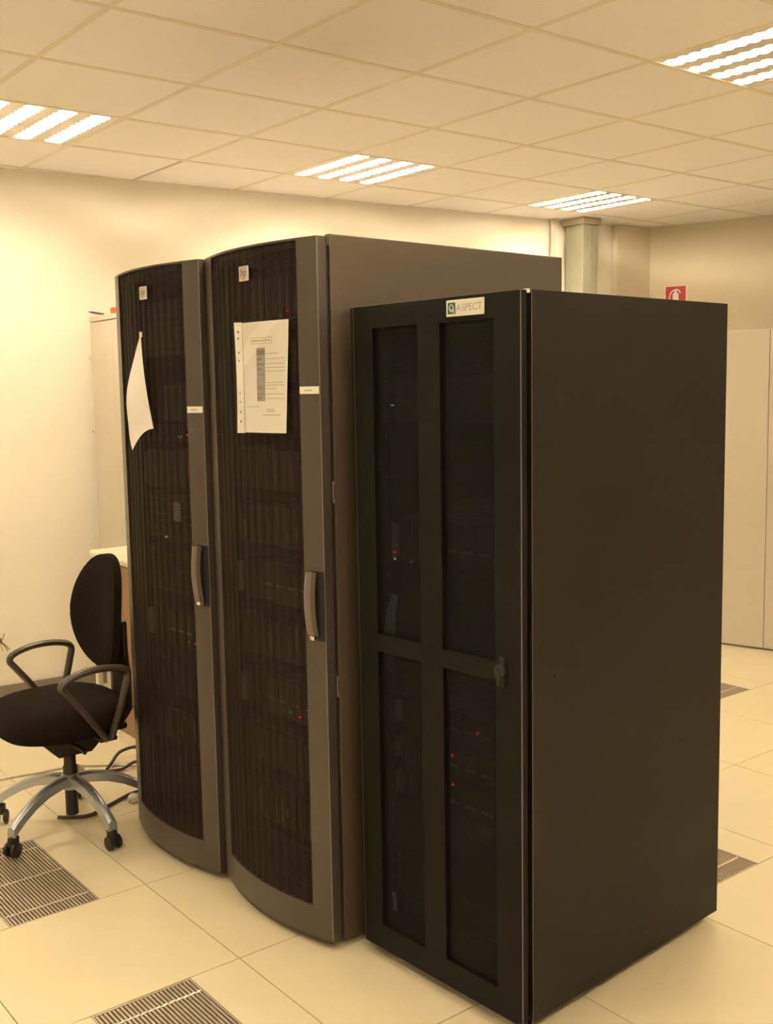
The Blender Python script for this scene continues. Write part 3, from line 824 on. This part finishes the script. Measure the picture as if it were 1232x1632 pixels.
def make_tall():
    x0, x1, y1 = .885, 1.80, wall_y(1.80)-.008
    y0 = 1.95
    R = empty('tall_cabinet', (x0, y0, 0), 0, 'tall beige metal cabinet against the back wall, behind the racks', 'cabinet')
    w, dd = x1-x0, y1-y0
    MB().box(0, w, .105, dd+.06 if False else dd, .001, 1.975).build('body', M_beige, R)
    MB().box(-.003, w+.003, .0, .100, .02, 1.975, .003).build('door', M_beige2, R)
    MB().box(-.006, w+.006, -.006, dd, 1.978, 2.005, .003).build('top', M_beige, R)
    for (yy, zz) in ((.215, 1.80), (.40, 1.79), (.195, 1.397), (.40, 1.40)):
        MB().lathe([(.006, -.002), (.006, .001)], 10, (0, yy, zz), 'x').build('bolt', M_beige2, R)
    ob = MB().rbox(0, .12, 0, .075, 0, .030, .002)
    o = ob.build('carton', M_orange); o.location = (.886, 1.990, 2.0055); tag(o, 'small orange carton on top of the tall beige cabinet', 'box')
    MB().box(.0, .005, .012, .03, .008, .022)
    m = MB(); m.tube([(0, 0, .006), (.002, .06, .012), (.004, .14, .022), (.006, .20, .030)], [.004, .006, .006, .003], 8)
    o = m.build('cable_end', M_cable); o.location = (.90, 2.18, 2.006); tag(o, 'thin dark cable end on top of the tall beige cabinet', 'cable')
make_tall()

# ------------------------------------------------------------------ cables and plug on the floor
def smooth(pts, n=6):
    pts = [Vector(p) for p in pts]; out = []
    for i in range(len(pts)-1):
        p0, p1, p2, p3 = pts[max(i-1, 0)], pts[i], pts[i+1], pts[min(i+2, len(pts)-1)]
        for k in range(n):
            t = k/n
            out.append(.5*((2*p1)+(-p0+p2)*t+(2*p0-5*p1+4*p2-p3)*t*t+(-p0+3*p1-3*p2+p3)*t**3))
    return out+[pts[-1]]
def cable(pts, r, m, label):
    o = MB().tube(smooth(pts), r, 8).build('floor_cable', m, None, True)
    return tag(o, label, 'cable')
cable([(-1.3, 1.22, .0065), (-.5, 1.27, .0065), (-.06, 1.262, .0065), (.10, 1.235, .0065), (.22, 1.22, .0065), (.30, 1.17, .0065), (.40, 1.09, .0065), (.50, .98, .0065)], .006, M_wcable, 'white cable running across the floor behind the chair')
cable([(.33, 1.07, .009), (.36, 1.095, .020), (.42, 1.12, .055), (.50, 1.08, .065), (.500, .95, .03), (.505, .76, .009), (.58, .58, .008)], .007, M_cable, 'upper dark looped cable on the floor beside the rack')
cable([(.31, 1.05, .008), (.38, 1.03, .009), (.44, 1.02, .03), (.46, .96, .015), (.455, .80, .008), (.49, .58, .008)], .007, M_cable, 'lower dark cable on the floor beside the rack')
cable([(-.03, .70, .008), (.06, .64, .008), (.15, .675, .008), (.27, .735, .008), (.34, .745, .008), (.40, .72, .008)], .007, M_cable, 'dark cable lying between the chair base arms')
def make_plug():
    R = empty('power_plug', (.262, .672, 0), .4, 'white power plug lying on the floor by the rack', 'plug')
    MB().lathe([(.014, .001), (.019, .006), (.019, .024), (.012, .032), (.006, .036)], 16, (0, 0, 0)).build('plug_body', M_white, R, True)
    MB().tube([(.01, .012, .02), (.035, .03, .014), (.06, .02, .010)], .005, 8).build('cord', M_white, R, True)
    for s in (-1, 1):
        MB().tube([(-.015, .008*s, .016), (-.036, .010*s, .014)], .0024, 8).build('pin', M_chrome, R)
make_plug()
# stripped wires sticking out of the back wall at the left edge
def make_wires():
    x = .352; y = wall_y(x)
    R = empty('wall_wire_stub', (x, y-.002, .318), 0, 'bunch of brown and yellow wire ends on the wall left of the chair', 'wires')
    m = MB(); m.tube([(0, .0, 0), (.0, -.02, .004), (.006, -.03, -.003)], [.020, .017, .010], 10); m.build('sheath', M_twig, R, True)
    for k, (dx, dz, mm) in enumerate(((.045, -.045, M_twig), (.040, -.038, M_twig), (.022, .045, M_twig), (.006, -.045, M_yel), (.035, -.05, M_cable))):
        MB().tube(smooth([(0, -.02, 0), (dx*.5, -.04, dz*.35), (dx, -.045, dz)]), .0022, 6).build('wire', mm, R, True)
make_wires()

# ------------------------------------------------------------------ far right: duct, conduit, sign, cabinets
def make_duct():
    cx, cy, h = 4.365, 1.985, .078
    R = empty('air_duct', (cx, cy, 0), 0, 'vertical square galvanised metal duct in the far corner', 'duct')
    MB().rbox(-h, h, -h, h, .001, H-.045, .004).build('duct_body', M_galv, R)
    m = MB(); e = h+.016
    m.box(-e, e, -e, -h-.001, H-.045, H-.001); m.box(-e, e, h+.001, e, H-.045, H-.001); m.box(-e, -h-.001, -h-.001, h+.001, H-.045, H-.001); m.box(h+.001, e, -h-.001, h+.001, H-.045, H-.001)
    m.build('flange', M_wood2, R)
    MB().box(-.006, .006, -h-.003, -h+.001, .01, H-.05).build('seam', M_galv, R)
M_wood2 = mat('rusty_flange', (.36, .29, .22), .6, .2)
make_duct()
o = MB().lathe([(.014, .001), (.014, H-.001)], 12, (4.18, wall_y(4.18)-.018, 0)).build('conduit_pipe', mat('painted_conduit', (.62, .54, .46), .5), None, True)
tag(o, 'thin vertical conduit pipe on the wall left of the duct', 'pipe')

def make_sign():
    # on the right wall
    p0 = Vector((CORNER[0], CORNER[1])); s = 0.22
    nrm = Vector((RD.y, -RD.x))          # into the room
    if nrm.x > 0: nrm = -nrm
    base = p0+RD*.25
    ang = math.atan2(RD.y, RD.x)
    R = empty('fire_sign', (base.x+nrm.x*.001, base.y+nrm.y*.001, 2.20), ang, 'red fire extinguisher sign on the far right wall', 'sign')
    # local x along the wall, local -y into the room
    w, h = .152, .20
    MB().box(-w/2-.010, w/2+.010, -.003, 0, -.085, .116).build('sign_plate', M_white, R)
    MB().box(-w/2, w/2, -.0042, -.0031, -.078, .113).build('red_field', M_red, R)
    b = MB(); b.grid(lambda u, v: (-.022+.044*u, -.005, -.07+.125*v+ (.02*math.sin(PI*u) if v > .99 else 0)), 8, 4, .0008, (0, 1, 0)); b.build('extinguisher_symbol', M_white, R)
    MB().tube(smooth([(-.045, -.005, -.05), (-.046, -.005, .03), (-.032, -.005, .072), (.0, -.005, .088), (.02, -.005, .085), (.036, -.005, .062)]), .0045, 6, .2, (1, 0, 0)).build('hose_symbol', M_white, R)
    MB().box(-.008, .008, -.005, -.0043, .055, .088).build('valve_symbol', M_white, R)
make_sign()

def make_cabinets():
    p = Vector((4.221, .416)); dr = Vector((.067, -.274)).normalized()
    ang = math.atan2(dr.y, dr.x)
    for k, (s0, lb) in enumerate(((-.90, 'beige metal cabinet at the right edge, mostly hidden by the black rack'), (.0, 'beige metal cabinet cut off by the right picture edge'))):
        q = p+dr*s0
        R = empty('metal_cabinet', (q.x, q.y, 0), ang, lb, 'cabinet', 'beige cabinets by the right wall')
        w, dpt, h = .899, .45, 1.912
        # local x along the front, local +y towards the wall
        MB().box(.002, w, .022, dpt, .001, h).build('body', M_beige2, R)
        dwid = (w-.004)/1
        MB().box(.002, w, 0, .020, .012, h-.004, .002).build('door', M_beige, R)
        MB().box(.002, w, .004, .02, .001, .011).build('plinth', M_edge, R)
    kn = to_world((p.x, p.y), ang, (.012, .004, 1.912))
    return ang
make_cabinets()
